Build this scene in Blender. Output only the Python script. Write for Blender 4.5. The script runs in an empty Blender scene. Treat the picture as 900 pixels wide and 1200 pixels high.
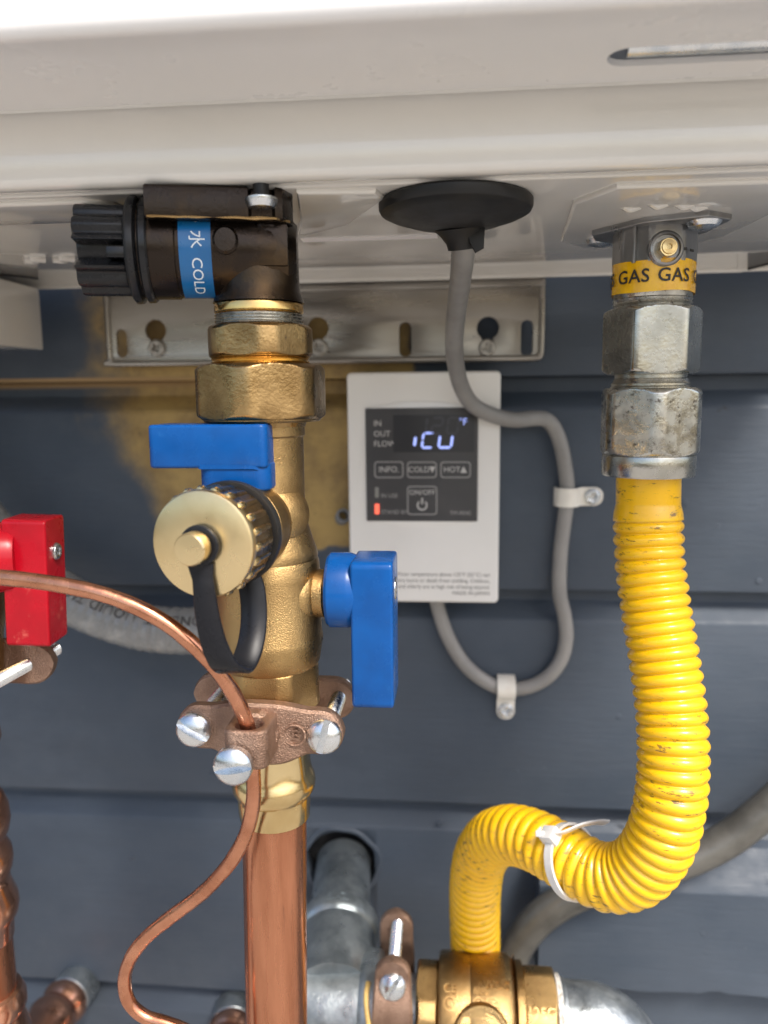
import bpy, bmesh, math, random
from mathutils import Vector, Matrix, noise as mnoise
random.seed(7)
R = math.radians
S = 0.001                      # everything below is written in millimetres
scene = bpy.context.scene
COL = scene.collection

# ------------------------------------------------------------------ camera
cam_d = bpy.data.cameras.new('camera')
cam = bpy.data.objects.new('camera', cam_d); COL.objects.link(cam)
cam_d.sensor_fit = 'VERTICAL'; cam_d.sensor_height = 36; cam_d.sensor_width = 27
cam_d.lens = 27.0
cam_d.clip_start = 0.01; cam_d.clip_end = 500
YAW, PITCH, ROLL = R(5.3), R(8.5), R(0.6)
fwd = Vector((-math.sin(YAW)*math.cos(PITCH), math.cos(YAW)*math.cos(PITCH), -math.sin(PITCH)))
rgt = Vector((math.cos(YAW), math.sin(YAW), 0)); upv = rgt.cross(fwd)
rgt2 = rgt*math.cos(ROLL) - upv*math.sin(ROLL); upv2 = rgt*math.sin(ROLL) + upv*math.cos(ROLL)
cam.matrix_world = Matrix(((rgt2.x, upv2.x, -fwd.x, 0), (rgt2.y, upv2.y, -fwd.y, -437*S),
                           (rgt2.z, upv2.z, -fwd.z, 0), (0, 0, 0, 1)))
cam_d.dof.use_dof = True; cam_d.dof.focus_distance = 0.262; cam_d.dof.aperture_fstop = 9.0
scene.camera = cam

# ------------------------------------------------------------------ sky, sun, exposure
SUN_EL, SUN_AZ = 51, 38        # the sun lamp stands in front of the wall, to the right
world = bpy.data.worlds.new('World'); scene.world = world; world.use_nodes = True
wn = world.node_tree.nodes; wl = world.node_tree.links
sky = wn.new('ShaderNodeTexSky'); sky.sky_type = 'NISHITA'; sky.sun_disc = False
sky.sun_elevation = R(SUN_EL); sky.sun_rotation = R(180 - SUN_AZ)
sky.air_density = 1.0; sky.dust_density = 3.5; sky.ozone_density = 0.6
wl.new(sky.outputs[0], wn['Background'].inputs[0]); wn['Background'].inputs[1].default_value = 0.11
sun_d = bpy.data.lights.new('sun', 'SUN'); sun_d.energy = 1.7; sun_d.angle = R(15); sun_d.color = (1, .95, .88)
sun = bpy.data.objects.new('sun', sun_d); COL.objects.link(sun)
sdir = Vector((math.sin(R(SUN_AZ))*math.cos(R(SUN_EL)), -math.cos(R(SUN_AZ))*math.cos(R(SUN_EL)), math.sin(R(SUN_EL))))
sun.rotation_euler = sdir.to_track_quat('Z', 'Y').to_euler()
vs = scene.view_settings
vs.view_transform = 'Standard'; vs.look = 'None'; vs.gamma = 1; vs.exposure = 1.3; vs.use_curve_mapping = False

# ------------------------------------------------------------------ materials
def rgb(h):
    f = lambda v: ((v/255+.055)/1.055)**2.4 if v/255 > .04045 else v/255/12.92
    return tuple(f(int(h[i:i+2], 16)) for i in (0, 2, 4)) + (1,)
def c4(c): return tuple(c) + (1,) if len(c) == 3 else tuple(c)
class NT:
    def __init__(self, name):
        self.m = bpy.data.materials.new(name); self.m.use_nodes = True
        self.t = self.m.node_tree; self.b = self.t.nodes['Principled BSDF']
        self.tc = self.t.nodes.new('ShaderNodeTexCoord')
        self.vec = self.tc.outputs['Object']
    def link(self, a, b): self.t.links.new(a, b)
    def noise(self, scale, detail=4, rough=.55, stretch=None, dist=0):
        n = self.t.nodes.new('ShaderNodeTexNoise')
        n.inputs['Scale'].default_value = scale; n.inputs['Detail'].default_value = detail
        n.inputs['Roughness'].default_value = rough; n.inputs['Distortion'].default_value = dist
        if stretch:
            mp = self.t.nodes.new('ShaderNodeMapping'); mp.inputs['Scale'].default_value = stretch
            self.link(self.vec, mp.inputs[0]); self.link(mp.outputs[0], n.inputs[0])
        else: self.link(self.vec, n.inputs[0])
        return n.outputs[0]
    def ramp(self, src, a, b, va=0.0, vb=1.0):
        n = self.t.nodes.new('ShaderNodeMapRange'); n.interpolation_type = 'SMOOTHSTEP'
        n.inputs[1].default_value = a; n.inputs[2].default_value = b
        n.inputs[3].default_value = va; n.inputs[4].default_value = vb
        self.link(src, n.inputs[0]); return n.outputs[0]
    def mix(self, fac, a, b):
        n = self.t.nodes.new('ShaderNodeMix'); n.data_type = 'RGBA'
        self.link(fac, n.inputs[0])
        for s, i in ((a, 6), (b, 7)):
            if isinstance(s, (tuple, list)): n.inputs[i].default_value = c4(s)
            else: self.link(s, n.inputs[i])
        return n.outputs[2]
    def math(self, op, a, b=None):
        n = self.t.nodes.new('ShaderNodeMath'); n.operation = op
        for s, i in ((a, 0), (b, 1)):
            if s is None: continue
            if isinstance(s, (int, float)): n.inputs[i].default_value = s
            else: self.link(s, n.inputs[i])
        return n.outputs[0]
    def bump(self, src, strength, dist=0.0003):
        n = self.t.nodes.new('ShaderNodeBump'); n.inputs['Strength'].default_value = strength
        n.inputs['Distance'].default_value = dist
        self.link(src, n.inputs['Height'])
        if self.b.inputs['Normal'].is_linked: self.link(self.b.inputs['Normal'].links[0].from_socket, n.inputs['Normal'])
        self.link(n.outputs[0], self.b.inputs['Normal'])
    def sep(self):
        n = self.t.nodes.new('ShaderNodeSeparateXYZ'); self.link(self.vec, n.inputs[0]); return n.outputs
def mat(name, col, rough=.5, metal=0, col2=None, ns=60, na=.4, nb=.65, bump=0, bs=500, bd=.0003, rv=.08,
        coat=0, spec=.5, stretch=None, spots=None, spot_scale=300, spot_at=(.66, .72), sss=0, emit=0, detail=5):
    k = NT(name); b = k.b
    b.inputs['Base Color'].default_value = c4(col); b.inputs['Metallic'].default_value = metal
    b.inputs['Roughness'].default_value = rough; b.inputs['Specular IOR Level'].default_value = spec
    b.inputs['Coat Weight'].default_value = coat; b.inputs['Coat Roughness'].default_value = .15 if coat < .9 else .035
    src = None
    if col2:
        f = k.ramp(k.noise(ns, detail, .6, stretch), na, nb); src = k.mix(f, col, col2)
    if spots:
        f2 = k.ramp(k.noise(spot_scale, 6, .7, stretch), *spot_at); src = k.mix(f2, src or col, spots)
    if src: k.link(src, b.inputs['Base Color'])
    if rv: k.link(k.ramp(k.noise(ns*1.7+9, 5, .6, stretch), .3, .7, max(.03, rough-rv), rough+rv), b.inputs['Roughness'])
    if bump: k.bump(k.noise(bs, 3, .6, stretch), bump, bd)
    if sss: b.inputs['Subsurface Weight'].default_value = sss; b.inputs['Subsurface Radius'].default_value = (.002, .002, .002); b.inputs['Subsurface Scale'].default_value = 1
    if emit: b.inputs['Emission Color'].default_value = c4(col); b.inputs['Emission Strength'].default_value = emit
    return k.m
M = {}
M['enamel'] = mat('cream enamel', (.74, .72, .68), .20, col2=(.70, .68, .635), ns=9, na=.35, nb=.7, coat=1.0, rv=.05, bump=.02, bs=90,
                  spots=(.60, .55, .47), spot_scale=60, spot_at=(.68, .82))
M['enamel_front'] = mat('cream painted cover', (.78, .77, .76), .28, col2=(.75, .74, .725), ns=7, coat=.3, rv=.05)
M['sticker'] = mat('white sticker', (.90, .87, .86), .4, rv=.04)
M['dark'] = mat('dark gap', (.012, .012, .013), .6, rv=.05)
M['steel'] = mat('bracket steel', (.35, .33, .30), .30, 1, (.28, .26, .235), 22, bump=.1, bs=900, stretch=(.2, 1, 1))
M['screw'] = mat('zinc screw', (.72, .74, .75), .26, 1, (.56, .60, .64), 160, bump=.12, bs=1500)
M['screw_d'] = mat('dull screw', (.42, .41, .38), .42, .9, (.3, .28, .25), 200, bump=.1, bs=1500)
M['brass'] = mat('cast brass', (.49, .325, .14), .31, 1, (.31, .195, .08), 38, bump=.75, bs=2300, bd=.0003, rv=.07,
                 spots=(.22, .145, .075), spot_scale=420, spot_at=(.60, .72))
M['brass_m'] = mat('machined brass', (.74, .58, .31), .22, 1, (.60, .44, .21), 40, bump=.08, bs=900, rv=.06,
                   spots=(.38, .27, .16), spot_scale=75, spot_at=(.68, .76))
M['brass_w'] = mat('weathered brass nut', (.45, .30, .135), .28, 1, (.26, .165, .07), 50, bump=.5, bs=900, rv=.09,
                   spots=(.16, .11, .07), spot_scale=130, spot_at=(.6, .72))
M['brass_g'] = mat('gold brass ring', (.85, .58, .22), .2, 1, (.7, .42, .14), 60, rv=.06)
M['cap'] = mat('brass cap face', (.80, .63, .35), .30, 1, (.70, .53, .27), 38, bump=.03, bs=900, rv=.07,
               spots=(.36, .28, .2), spot_scale=100, spot_at=(.69, .76))
M['bronze_dark'] = mat('tarnished bronze', (.034, .026, .021), .27, .9, (.085, .054, .027), 40, .42, .75, bump=.25, bs=900, rv=.07,
                       spots=(.50, .33, .11), spot_scale=60, spot_at=(.67, .78))
M['clamp'] = mat('cast bronze clamp', (.36, .235, .17), .42, .85, (.25, .155, .11), 80, bump=1.0, bs=1700, bd=.0005, rv=.08,
                 spots=(.13, .08, .055), spot_scale=260, spot_at=(.6, .75))
M['copper'] = mat('copper tube', (.60, .265, .15), .27, .97, (.40, .16, .085), 90, .35, .7, bump=.2, bs=500, rv=.1, stretch=(1, 1, .12),
                  spots=(.26, .115, .075), spot_scale=210, spot_at=(.58, .76))
M['wire'] = mat('copper wire', (.62, .29, .175), .26, .97, (.44, .185, .105), 90, .35, .7, bump=.15, bs=800, rv=.08,
                spots=(.2, .1, .07), spot_scale=240, spot_at=(.64, .74))
M['copper_f'] = mat('copper fitting', (.84, .45, .30), .20, 1, (.70, .33, .20), 60, rv=.07, bump=.08, bs=500)
M['galv'] = mat('galvanised steel', (.40, .435, .455), .36, .85, (.25, .28, .30), 90, .38, .66, bump=.45, bs=420, bd=.0005, rv=.1,
                spots=(.17, .19, .2), spot_scale=160, spot_at=(.6, .75))
M['galv_old'] = mat('old galvanised pipe', (.34, .38, .40), .36, .8, (.20, .23, .245), 60, .38, .66, bump=.4, bs=380, bd=.0005, rv=.1,
                    spots=(.42, .40, .34), spot_scale=70, spot_at=(.66, .78))
M['nickel'] = mat('plated steel nut', (.50, .49, .445), .24, 1, (.38, .37, .325), 60, bump=.18, bs=700, rv=.09,
                  spots=(.15, .135, .115), spot_scale=230, spot_at=(.66, .74))
M['nickel_w'] = mat('worn plated nut', (.54, .53, .48), .27, 1, (.36, .35, .315), 120, bump=.3, bs=800, rv=.1,
                    spots=(.13, .115, .1), spot_scale=330, spot_at=(.56, .66))
M['die'] = mat('die cast body', (.36, .36, .36), .34, .9, (.27, .27, .27), 40, bump=.1, bs=700, stretch=(1, 1, .2))
M['blue'] = mat('blue vinyl', (.002, .074, .285), .25, 0, (.002, .058, .23), 45, bump=.06, bs=300, coat=.0, spec=.3, rv=.06,
                spots=(.02, .13, .37), spot_scale=150, spot_at=(.62, .78))
M['red'] = mat('red vinyl', (.40, .004, .014), .30, 0, (.33, .004, .012), 50, bump=.06, bs=300, coat=0, spec=.3, rv=.06,
               spots=(.58, .13, .10), spot_scale=85, spot_at=(.60, .76))
M['black'] = mat('black plastic', (.009, .0095, .011), .27, 0, (.014, .015, .017), 60, bump=.06, bs=500, spec=.35)
M['rubber'] = mat('black rubber', (.013, .013, .013), .42, 0, (.021, .02, .019), 40, bump=.15, bs=400, spec=.3)
M['strap'] = mat('black strap', (.008, .0085, .011), .30, 0, (.012, .013, .016), 50, bump=.06, bs=500, spec=.25)
M['label_blue'] = mat('blue label', (.005, .125, .34), .35, 0, (.004, .11, .30), 60, coat=.2, spots=(.55, .62, .68), spot_scale=420, spot_at=(.71, .76))
M['label_ink'] = mat('white label print', (.72, .78, .82), .45, rv=.04)
M['tape'] = mat('yellow gas tape', (.88, .50, .006), .24, 0, (.80, .42, .004), 120, bump=.5, bs=190, bd=.0004, coat=.3)
M['ink'] = mat('black print', (.02, .018, .016), .5, rv=.04)
M['cable'] = mat('grey cable sheath', (.27, .262, .248), .42, 0, (.225, .217, .205), 30, bump=.05, bs=300)
M['clip'] = mat('white nylon clip', (.80, .77, .69), .4, 0, (.74, .70, .62), 80, sss=.1)
M['tie'] = mat('white nylon tie', (.74, .735, .71), .36, 0, (.66, .65, .62), 80, sss=.15)
M['housing'] = mat('white controller housing', (.80, .785, .75), .22, 0, (.77, .755, .715), 12, coat=.4, rv=.04)
M['panel'] = mat('charcoal panel', (.045, .045, .048), .36, 0, (.053, .052, .054), 60, rv=.05)
M['lcd'] = mat('display window', (.024, .025, .029), .34, 0, rv=0)
M['print'] = mat('pale print', (.52, .51, .49), .5, rv=.04)
M['print_dim'] = mat('dim print', (.33, .325, .315), .5, rv=.04)
M['print_grey'] = mat('grey fine print', (.17, .165, .155), .5, rv=.04)
M['digit'] = mat('lit display digit', (.36, .45, 1.0), .4, emit=.36, rv=0)
M['digit_off'] = mat('unlit display digit', (.045, .047, .058), .4, rv=0)
M['led'] = mat('lit red lamp', (1.0, .14, .08), .4, emit=.45, rv=0)
M['led_off'] = mat('unlit lamp', (.24, .24, .22), .4, rv=0)
M['conduit'] = mat('grey flexible conduit', (.23, .235, .232), .28, 0, (.33, .33, .32), 90, .5, .7, bump=.12, bs=300, coat=.2)
M['conduit2'] = mat('grey metal conduit', (.135, .13, .115), .40, .4, (.09, .086, .076), 50, bump=.15, bs=300)
M['seal'] = mat('pipe sealant tape', (.70, .69, .65), .5, 0, (.35, .33, .3), 420, bump=.6, bs=600, bd=.0005)
M['joint'] = mat('pipe dope', (.62, .42, .13), .5, 0, (.5, .33, .1), 200, bump=.5, bs=400)
M['ground'] = mat('concrete ground', (.38, .36, .325), .85, 0, (.30, .28, .25), 5, bump=.3, bs=40, bd=.003)
M['anchor'] = mat('grey plug', (.2, .205, .21), .5)

def yellow_mat():
    k = NT('yellow coated tube'); b = k.b
    base = k.mix(k.ramp(k.noise(25, 4, .6), .35, .7), (.88, .51, .001), (.82, .45, .001))
    scuff = k.ramp(k.noise(150, 8, .75, (1, 1, 4.2)), .575, .605)
    patch = k.ramp(k.noise(18, 3, .6), .40, .58)
    f = k.math('MULTIPLY', scuff, patch)
    k.link(k.mix(f, base, (.16, .085, .012)), b.inputs['Base Color'])
    b.inputs['Coat Weight'].default_value = .35; b.inputs['Coat Roughness'].default_value = .12
    k.link(k.ramp(k.noise(60, 5, .6), .3, .7, .24, .40), b.inputs['Roughness'])
    k.bump(k.noise(260, 3, .6), .10)
    b.inputs['Subsurface Weight'].default_value = .04; b.inputs['Subsurface Radius'].default_value = (.002, .0012, .0004)
    return k.m
M['yellow'] = yellow_mat()

def siding_mat():
    k = NT('slate siding paint'); b = k.b
    k.vec = k.t.nodes.new('ShaderNodeNewGeometry').outputs['Position']
    x, y, z = k.sep()
    big = k.ramp(k.noise(7, 5, .6), .3, .72); fine = k.ramp(k.noise(55, 6, .65, (.35, 1, 1)), .35, .7)
    slate = k.mix(fine, k.mix(big, (.043, .058, .080), (.073, .091, .117)), (.057, .072, .094))
    slate = k.mix(k.ramp(k.noise(120, 6, .75), .685, .72), slate, (.15, .175, .205))     # chips of paler primer
    slate = k.mix(k.ramp(k.noise(38, 5, .7), .68, .75), slate, (.034, .035, .037))
    # older mustard coat left bare where equipment used to hang: inside a box, outside a sprayed round edge
    wob = k.math('MULTIPLY', k.math('SUBTRACT', k.noise(42, 4, .6), .5), .014)
    dx = k.math('ADD', x, .252); dz = k.math('ADD', z, .092)
    d = k.math('ADD', k.math('SQRT', k.math('ADD', k.math('MULTIPLY', dx, dx), k.math('MULTIPLY', dz, dz))), wob)
    m1 = k.ramp(d, .074, .092)
    m2 = k.ramp(k.math('ADD', z, wob), -.0885, -.0855)
    m3 = k.ramp(k.math('ADD', x, wob), -.027, -.022, 1, 0)
    m4 = k.ramp(k.math('ADD', x, k.math('MULTIPLY', wob, 4)), -.222, -.176)
    m5 = k.ramp(z, .055, .085, 1, 0)
    m = k.math('MULTIPLY', k.math('MULTIPLY', k.math('MULTIPLY', m1, m2), k.math('MULTIPLY', m3, m4)), m5)
    must = k.mix(k.ramp(k.noise(32, 6, .65), .38, .66), (.42, .285, .10), (.25, .165, .065))
    must = k.mix(k.ramp(k.noise(85, 6, .7), .6, .74), must, (.07, .055, .035))
    col = k.mix(m, slate, must)
    # the bare strip of the coved joint further left
    s1 = k.ramp(z, .006, .009); s2 = k.ramp(z, .0125, .0135, 1, 0); s3 = k.ramp(x, -.12, -.17)
    st = k.math('MULTIPLY', k.math('MULTIPLY', s1, s2), s3)
    col = k.mix(k.math('MULTIPLY', st, .9), col, (.34, .22, .10))
    k.link(col, b.inputs['Base Color'])
    k.link(k.ramp(k.noise(70, 5, .6), .3, .7, .44, .62), b.inputs['Roughness'])
    b.inputs['Specular IOR Level'].default_value = .35
    k.bump(k.noise(26, 5, .6, (.3, 1, 1)), .5, .0014); k.bump(k.noise(330, 5, .7, (.1, 1, 1)), .6, .0005)
    k.bump(k.ramp(k.noise(60, 6, .7), .66, .70), .5, .0006)
    return k.m
M['siding'] = siding_mat()

# ------------------------------------------------------------------ geometry helpers (mm, world axes)
def frame(axis, hint=None):
    w = Vector(axis).normalized()
    h = Vector(hint) if hint else (Vector((0, 0, 1)) if abs(w.z) < .9 else Vector((0, -1, 0)))
    u = (h - w*h.dot(w)).normalized()
    return u, w.cross(u), w
class G:
    def __init__(self): self.v = []; self.f = []
    def add(self, vs_, fs_):
        o = len(self.v); self.v += [Vector(p) for p in vs_]; self.f += [[i+o for i in f] for f in fs_]; return self
    def loft(self, rings, cap=True, closed=False):
        n = len(rings[0]); vs_ = [p for r in rings for p in r]; fs_ = []
        m = len(rings)
        for i in range(m if closed else m-1):
            a, b = i*n, ((i+1) % m)*n
            for j in range(n):
                k = (j+1) % n; fs_.append([a+j, a+k, b+k, b+j])
        if cap and not closed: fs_.append(list(range(n))[::-1]); fs_.append([(m-1)*n+j for j in range(n)])
        return self.add(vs_, fs_)
    def lathe(self, o, axis, prof, seg=72, cap=True, rmul=None, hint=None):
        u, v, w = frame(axis, hint); o = Vector(o); rings = []
        for r, h in prof:
            rings.append([o + w*h + (u*math.cos(t)+v*math.sin(t))*(r*(rmul(t, h) if rmul else 1))
                          for t in (2*math.pi*j/seg for j in range(seg))])
        return self.loft(rings, cap)
    def nut(self, o, axis, ap, h0, h1, clip=1.11, cham=.13, n=6, rot=0, hint=None, seg=None, c0=True, c1=True):
        seg = seg or n*20
        u, v, w = frame(axis, hint); o = Vector(o); rings = []
        L = h1-h0; cd = ap*cham; K = 7
        hs = [h0 + cd*i/K for i in range(K)] + [h0+cd, (h0+h1)/2, h1-cd] + [h1-cd+cd*(i+1)/K for i in range(K)]
        for h in hs:
            e = min((h-h0)/cd if c0 else 1, (h1-h)/cd if c1 else 1, 1)
            rc = ap*(.97 + (clip-.97)*math.sin(e*math.pi/2)**.9)
            ring = []
            for j in range(seg):
                t = 2*math.pi*j/seg; a = (t - rot + math.pi/n) % (2*math.pi/n) - math.pi/n
                r = min(ap/math.cos(a), rc)
                ring.append(o + w*h + (u*math.cos(t)+v*math.sin(t))*r)
            rings.append(ring)
        return self.loft(rings)
    def tube(self, pts, r, seg=24, cap=True, step=None, sub=10, flat=None, hint=None):
        P_ = spline(pts, sub)
        if step: P_ = resample(P_, step)
        N = len(P_); rings = []; T = []
        for i in range(N): T.append((P_[min(i+1, N-1)] - P_[max(i-1, 0)]).normalized())
        u, v, w = frame(T[0], hint); s = 0
        for i in range(N):
            if i: s += (P_[i]-P_[i-1]).length
            u = (u - T[i]*u.dot(T[i])).normalized(); v = T[i].cross(u)
            rr = r(s) if callable(r) else r
            if flat:
                a, b = flat; ring = []
                for j in range(seg):
                    t = 2*math.pi*j/seg; c, s_ = math.cos(t), math.sin(t)
                    q = (abs(c)**4+abs(s_)**4)**-.25 if True else 1
                    ring.append(P_[i] + u*(a*c*q) + v*(b*s_*q))
            else: ring = [P_[i] + (u*math.cos(t)+v*math.sin(t))*rr for t in (2*math.pi*j/seg for j in range(seg))]
            rings.append(ring)
        return self.loft(rings, cap)
    def poly(self, outline, depth, bev=0, holes=(), o=(0, 0, 0), u=(1, 0, 0), v=(0, 0, 1), bres=2):
        """extrude a 2-D outline (with holes) by depth along u x v, edges rounded"""
        cu = bpy.data.curves.new('tmp', 'CURVE'); cu.dimensions = '2D'; cu.fill_mode = 'BOTH'
        cu.extrude = max(depth/2-bev, 0.0001); cu.bevel_depth = bev; cu.bevel_resolution = bres; cu.offset = -bev
        for ring in (outline,)+tuple(holes):
            sp = cu.splines.new('POLY'); sp.points.add(len(ring)-1); sp.use_cyclic_u = True
            for p, q in zip(sp.points, ring): p.co = (q[0], q[1], 0, 1)
        ob = bpy.data.objects.new('tmp', cu); me = bpy.data.meshes.new_from_object(ob)
        U, V = Vector(u), Vector(v); W = U.cross(V); O = Vector(o)
        self.add([O + U*p.co.x + V*p.co.y + W*p.co.z for p in me.vertices], [list(f.vertices) for f in me.polygons])
        bpy.data.objects.remove(ob); bpy.data.curves.remove(cu); bpy.data.meshes.remove(me); return self
    def box(self, c, size, bev=.5, u=(1, 0, 0), v=(0, 1, 0), seg=2):
        bm = bmesh.new(); bmesh.ops.create_cube(bm, size=1)
        for p in bm.verts: p.co = Vector((p.co.x*size[0], p.co.y*size[1], p.co.z*size[2]))
        if bev: bmesh.ops.bevel(bm, geom=bm.edges[:], offset=bev, segments=seg, profile=.6, affect='EDGES')
        U, V = Vector(u).normalized(), Vector(v).normalized(); W = U.cross(V); C = Vector(c)
        bm.verts.index_update()
        self.add([C+U*p.co.x+V*p.co.y+W*p.co.z for p in bm.verts], [[q.index for q in f.verts] for f in bm.faces]); bm.free(); return self
    def text(self, s, size, fn, depth=0, sub=0, align='CENTER', bold=0, spacing=1, shear=0):
        cu = bpy.data.curves.new('tmp', 'FONT'); cu.body = s; cu.size = size; cu.align_x = align; cu.align_y = 'CENTER'
        cu.resolution_u = 3; cu.extrude = depth; cu.offset = bold; cu.space_character = spacing; cu.shear = shear
        ob = bpy.data.objects.new('tmp', cu); me = bpy.data.meshes.new_from_object(ob)
        bm = bmesh.new(); bm.from_mesh(me)
        if sub: bmesh.ops.subdivide_edges(bm, edges=[e for e in bm.edges if e.calc_length() > size*.12], cuts=sub); bmesh.ops.triangulate(bm, faces=bm.faces[:])
        bm.verts.index_update()
        self.add([fn(p.co.x, p.co.y, p.co.z) for p in bm.verts], [[q.index for q in f.verts] for f in bm.faces])
        bm.free(); bpy.data.objects.remove(ob); bpy.data.curves.remove(cu); bpy.data.meshes.remove(me); return self
    def slotted(self, o, axis, rad, dome, skirt, w, deep, rot=0, hint=None):
        """round screw head with a real slot"""
        u, v, n = frame(axis, hint); o = Vector(o)
        a, b = u*math.cos(rot)+v*math.sin(rot), -u*math.sin(rot)+v*math.cos(rot)
        zf = lambda x, y: skirt + dome*math.sqrt(max(0, 1-(x*x+y*y)/(rad*rad)*.93))-dome*math.sqrt(.07)*.5
        NX, NY = 12, 22
        def strip(x0, x1, drop):
            vv = []
            for i in range(NX+1):
                th0, th1 = math.asin(x0/rad), math.asin(x1/rad); x = rad*math.sin(th0+(th1-th0)*i/NX); yr = math.sqrt(max(rad*rad-x*x, 0))
                for j in range(NY+1):
                    y = -yr*math.cos(math.pi*j/NY); z = (skirt+dome-deep-.6 if drop else zf(x, y)); vv.append(o+a*x+b*y+n*min(z, zf(x, y)))
            self.add(vv, [[i*(NY+1)+j, (i+1)*(NY+1)+j, (i+1)*(NY+1)+j+1, i*(NY+1)+j+1] for i in range(NX) for j in range(NY)])
        strip(-rad, -w, False); strip(w, rad, False); strip(-w, w, True)
        yr = math.sqrt(rad*rad-w*w)
        for x in (-w, w):
            top = []; bot = []
            for j in range(NY+1):
                y = -yr*math.cos(math.pi*j/NY); z = zf(x, y); top.append(o+a*x+b*y+n*z); bot.append(o+a*x+b*y+n*min(z, skirt+dome-deep-.6))
            self.add(top+bot, [[j, j+1, NY+2+j, NY+1+j] for j in range(NY)])
        return self.lathe(o, axis, [(rad*.9, -.3), (rad, .1), (rad, zf(rad, 0))], 40, cap=False)
    def cross_head(self, o, axis, rad, h, rot=0, size=.5, hint=None):
        u, v, n = frame(axis, hint); c, s = math.cos(rot), math.sin(rot)
        a, b = u*c+v*s, -u*s+v*c; k, t = rad*size, rad*.13
        cr = [(t, t), (k, t), (k, -t), (t, -t), (t, -k), (-t, -k), (-t, -t), (-k, -t), (-k, t), (-t, t), (-t, k), (t, k)]
        self.poly(circ(rad*.92, 28), h, h*.3, (cr,), Vector(o)+n*h*.5, a, b)
        return self.lathe(o, axis, [(rad, -.2), (rad, h*.5), (rad*.82, h*.9), (rad*.7, h*.9), (rad*.7, h*.2)], 28, cap=True)
def circ(r, n=32, cx=0, cy=0, a0=0, a1=2*math.pi):
    return [(cx+r*math.cos(a0+(a1-a0)*i/n), cy+r*math.sin(a0+(a1-a0)*i/n)) for i in range(n)]
def rrect(x0, x1, y0, y1, r, n=6):
    out = []
    for cx, cy, a in ((x1-r, y1-r, 0), (x0+r, y1-r, 90), (x0+r, y0+r, 180), (x1-r, y0+r, 270)):
        out += [(cx+r*math.cos(R(a+90*i/n)), cy+r*math.sin(R(a+90*i/n))) for i in range(n+1)]
    return out
def spline(pts, sub):
    P_ = [Vector(p) for p in pts]
    if len(P_) == 2: return [P_[0].lerp(P_[1], i/sub) for i in range(sub+1)]
    Q = [P_[0]*2-P_[1]] + P_ + [P_[-1]*2-P_[-2]]; out = []
    for i in range(1, len(Q)-2):
        p0, p1, p2, p3 = Q[i-1:i+3]
        for j in range(sub):
            t = j/sub
            out.append(.5*((2*p1)+(p2-p0)*t+(2*p0-5*p1+4*p2-p3)*t*t+(3*p1-p0-3*p2+p3)*t**3))
    return out + [P_[-1]]
def resample(P_, step):
    L = [0]
    for a, b in zip(P_, P_[1:]): L.append(L[-1]+(b-a).length)
    n = max(2, int(L[-1]/step)); out = []; i = 0
    for k in range(n+1):
        d = L[-1]*k/n
        while i < len(P_)-2 and L[i+1] < d: i += 1
        out.append(P_[i].lerp(P_[i+1], (d-L[i])/max(1e-9, L[i+1]-L[i])))
    return out

ORG = {}
def build(name, g, m, parent=None, org=None, ang=32, smooth=True, flip=False):
    me = bpy.data.meshes.new(name)
    o_ = ORG[parent.name] if parent else Vector(org or (0, 0, 0))
    me.from_pydata([(p-o_)*S for p in g.v], [], g.f)
    bm = bmesh.new(); bm.from_mesh(me); bmesh.ops.remove_doubles(bm, verts=bm.verts, dist=1e-6)
    bmesh.ops.recalc_face_normals(bm, faces=bm.faces); bm.to_mesh(me); bm.free()
    if smooth:
        me.polygons.foreach_set('use_smooth', [True]*len(me.polygons)); me.set_sharp_from_angle(angle=R(ang))
    me.materials.append(M[m] if isinstance(m, str) else m); me.update()
    ob = bpy.data.objects.new(name, me); COL.objects.link(ob)
    if parent: ob.parent = parent
    else: ob.location = o_*S
    ORG[ob.name] = o_; return ob
def tag(o, label, cat, group=None):
    o['label'] = label; o['category'] = cat
    if group: o['group'] = group
    return o
def thing(name, label, cat, loc, group=None):
    e = bpy.data.objects.new(name, None); COL.objects.link(e); e.location = Vector(loc)*S; e.empty_display_size = .01
    ORG[e.name] = Vector(loc); return tag(e, label, cat, group)

# ================================================================== SETTING
GZ = -1150
ground = build('ground', G().add([(-9000, 30, GZ), (9000, 30, GZ), (9000, -9000, GZ), (-9000, -9000, GZ)], [[0, 1, 2, 3]]), 'ground')
ground['kind'] = 'structure'

# coved siding: every board is a piece of the wall
LINES = [-1190, -1060, -925, -790, -652, -516, -381, -244.8, -111.3, 10.5, 143, 277, 411, 545, 679, 813, 947]
wall = thing('siding_wall', 'dark slate blue painted wooden siding wall with a bare mustard patch behind the brass valve', 'wall', (0, 0, GZ))
def board(z0, z1, x0=-1400, x1=1400):
    # flat face at y 0, concave cove into the joint at the top, real lip over the board below
    prof = [(14, z0+.2), (1.0, z0+.2), (.25, z0+.7), (0, z0+1.6), (0, z1-19)]
    prof += [(.6, z1-17.6), (1.8, z1-16.2), (11.4, z1-9.4), (12.2, z1-8.2)]
    prof += [(12.6, z1-.2), (14, z1-.2)]
    g = G(); n = 60
    g.loft([[Vector((x0+(x1-x0)*i/n, y+(.25*math.sin(i*1.7+z0) if y < 5 else 0), z+(.35*math.sin(i*.9+z0*.3) if j == 3 or j == 2 else 0))) for j, (y, z) in enumerate(prof)] for i in range(n+1)])
    return g
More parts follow.
